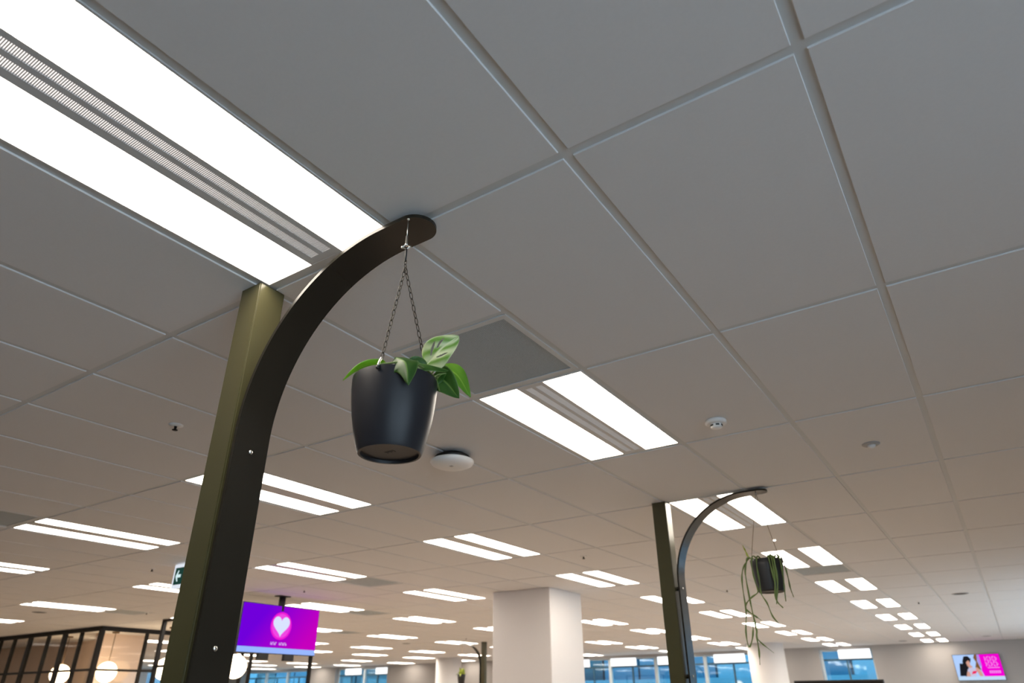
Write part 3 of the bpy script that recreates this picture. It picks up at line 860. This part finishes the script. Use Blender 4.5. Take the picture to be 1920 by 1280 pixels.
add_box(bm, .72 - .52, .98 - .52, -.0755, -.0745, .285, .30)
for k in range(6): add_box(bm, .74 + k * .042 - .52, .765 + k * .042 - .52, -.0755, -.0745, .165, .225)
link('blurred_caption', bm_mesh(bm, 'blurred_caption'), 'tv_text', sc2)

# dark display whose top edge shows above the frame bottom
ds = empty('display_stand', (-.24, 10.0, 0))
tag(ds, 'black flat display on a stand seen from below in front of the far window', 'display')
box('panel', (-.58, .58, -.03, .03, .95, 1.62), 'black_plastic', ds, .006)
box('screen', (-.56, .56, -.032, -.03, .97, 1.60), 'steel_black', ds)
box('stand_pole', (-.04, .04, .03, .09, .03, 1.3), 'black_plastic', ds)
box('stand_base', (-.35, .35, -.25, .3, 0, .03), 'black_plastic', ds)

# ------------------------------------------------------------------ black glazed room on the left
gr = empty('glazed_partition', (-12.40, 6.06, 0))
tag(gr, 'black steel framed glass partition around the warm-lit room', 'partition')
def gb(name, b, m): 
    o = box(name, b, m, gr); return o
MX = [-1.08, -2.03 + .0, -2.80, -3.50, -4.13, -4.85, -5.55, -6.25]
MX = [-.72, -1.37, -2.02, -2.79, -3.49, -4.13, -4.80, -5.50, -6.20, -6.90]
gb('top_rail', (-7.6, .03, -.025, .025, 2.62, H - .001), 'steel_black'); gb('middle_rail', (-7.6, -.03, -.02, .02, 1.93, 1.97), 'steel_black'); gb('bottom_rail', (-7.6, -.03, -.025, .025, 0, .08), 'steel_black')
gb('corner_post', (-.04, .04, -.04, .04, 0, 2.62), 'steel_black')
prev = -.04
for k, x in enumerate(MX):
    w = .055 if k in (1, 3) else .028
    gb('mullion', (x - w, x + w, -.03, .03, .08, 2.62), 'steel_black')
    for za, zb in ((.08, 1.93), (1.97, 2.62)): gb('pane', (x + w, prev, -.004, .004, za, zb), 'glass_clear')
    prev = x - w
gb('top_rail', (-.025, .025, .03, 3.2, 2.62, H - .001), 'steel_black'); gb('middle_rail', (-.02, .02, .04, 3.2, 1.93, 1.97), 'steel_black')
prev = .04
for y in (.90, 1.62, 2.4, 3.2):
    gb('mullion', (-.03, .03, y - .025, y + .025, 0, 2.62), 'steel_black')
    for za, zb in ((.08, 1.93), (1.97, 2.62)): gb('pane', (-.004, .004, prev, y - .025, za, zb), 'glass_clear')
    prev = y + .025
pw = boxes('partition_wall', [(-21.5, -13.95, 7.75, 7.87, 0, H), (-14.07, -13.95, 6.8, 7.75, 0, H)], 'ochre_wall')
tag(pw, 'warm beige inner wall behind the black framed glass', 'wall')
fr_ = empty('steel_frame', (-10.42, 6.09, 0))
tag(fr_, 'open black steel frame beside the olive post', 'frame')
for nm, b in (('upright', (-.03, .03, -.03, .03, 0, 2.66)), ('upright', (.97, 1.03, -.03, .03, 0, 2.66)), ('top_bar', (-.03, 1.03, -.03, .03, 2.66, 2.70)), ('cross_bar', (.03, .97, -.02, .02, 1.93, 1.97))):
    box(nm, b, 'steel_black', fr_)
fr2 = empty('steel_frame', (-14.8, 9.8, 0))
tag(fr2, 'thin black steel frame standing behind the glass partition', 'frame')
for nm, b in (('upright', (-.03, .03, -.03, .03, 0, 2.4)), ('upright', (1.97, 2.03, -.03, .03, 0, 2.4)), ('top_bar', (-.03, 2.03, -.03, .03, 2.4, 2.44)), ('cross_bar', (.03, 1.97, -.02, .02, 2.05, 2.09))):
    box(nm, b, 'steel_black', fr2)

# globe pendants
for x, y, z, r, txt in ((-15.25, 6.85, 1.95, .19, 'glowing warm globe pendant seen through the black framed panes'), (-13.44, 6.88, 1.95, .19, 'glowing warm globe pendant on a thin rod by the beige inner wall'),
                        (-11.60, 7.0, 1.965, .19, 'glowing warm globe pendant half hidden behind the steel frame upright'), (-9.85, 7.27, 1.965, .195, 'glowing warm globe pendant under the purple television')):
    e = empty('globe_pendant', (x, y, H)); tag(e, txt, 'pendant lamp', 'globe pendants')
    lathe('ceiling_rose', [(0, 0), (.07, 0), (.07, -.02), (.06, -.03), (0, -.03)], 'stem_brown', e, 24)
    tube('rod', [(0, 0, -.03), (0, 0, z - H + r - .01)], .008, 'stem_brown', e, 8)
    lathe('globe', [(r * math.sin(PI * k / 20), z - H - r * math.cos(PI * k / 20)) for k in range(21)], 'globe', e, 32)

# small blue banner by the far wall
bn = empty('blue_banner', (-11.98, 19.6, 0)); tag(bn, 'small bright blue banner top near the square white column', 'banner')
mat('banner', (.02, .16, .75), .5)
box('cloth', (-.2, .2, -.006, .006, .2, 1.80), 'banner', bn); box('foot', (-.25, .25, -.12, .12, 0, .05), 'steel_black', bn); box('pole', (-.01, .01, .008, .028, .05, 1.82), 'steel_black', bn)

# ------------------------------------------------------------------ building across the street
mat('facade', (.05, .13, .18), .5); mat('facade_light', (.20, .34, .42), .6); mat('facade_pane', (.05, .16, .26), .12, spec=.8); mat('facade_pane_light', (.22, .38, .48), .15, spec=.8); mat('facade_pane_dark', (.02, .06, .09), .12, spec=.8)
bl = empty('office_building', (-20, 34, -8)); tag(bl, 'blue glass office building across the street seen through the windows', 'building')
box('wall', (-44, 44, .3, 6, 0, 16), 'facade', bl)
for z in (2.6, 6.2, 9.8, 13.4): box('floor_band', (-44, 44, 0, .3, z - .45, z + .45), 'facade_light', bl)
pane_me = {}
for k, m in enumerate(('facade_pane', 'facade_pane_light', 'facade_pane_dark')):
    bm = bmesh.new(); add_box(bm, .06, 1.94, .1, .3, 0, 2.7); me = bm_mesh(bm, 'pane'); me.materials.append(MATS[m]); pane_me[k] = me
for z in (3.05, 6.65, 10.25):
    for i in range(44):
        link('pane', pane_me[random.choice((0, 0, 1, 2))], None, bl, (-44 + 2 * i, 0, z))
gd = struct(box('ground', (-90, 60, -60, 100, -8.3, -8.05), 'concrete'), 'street level outside')
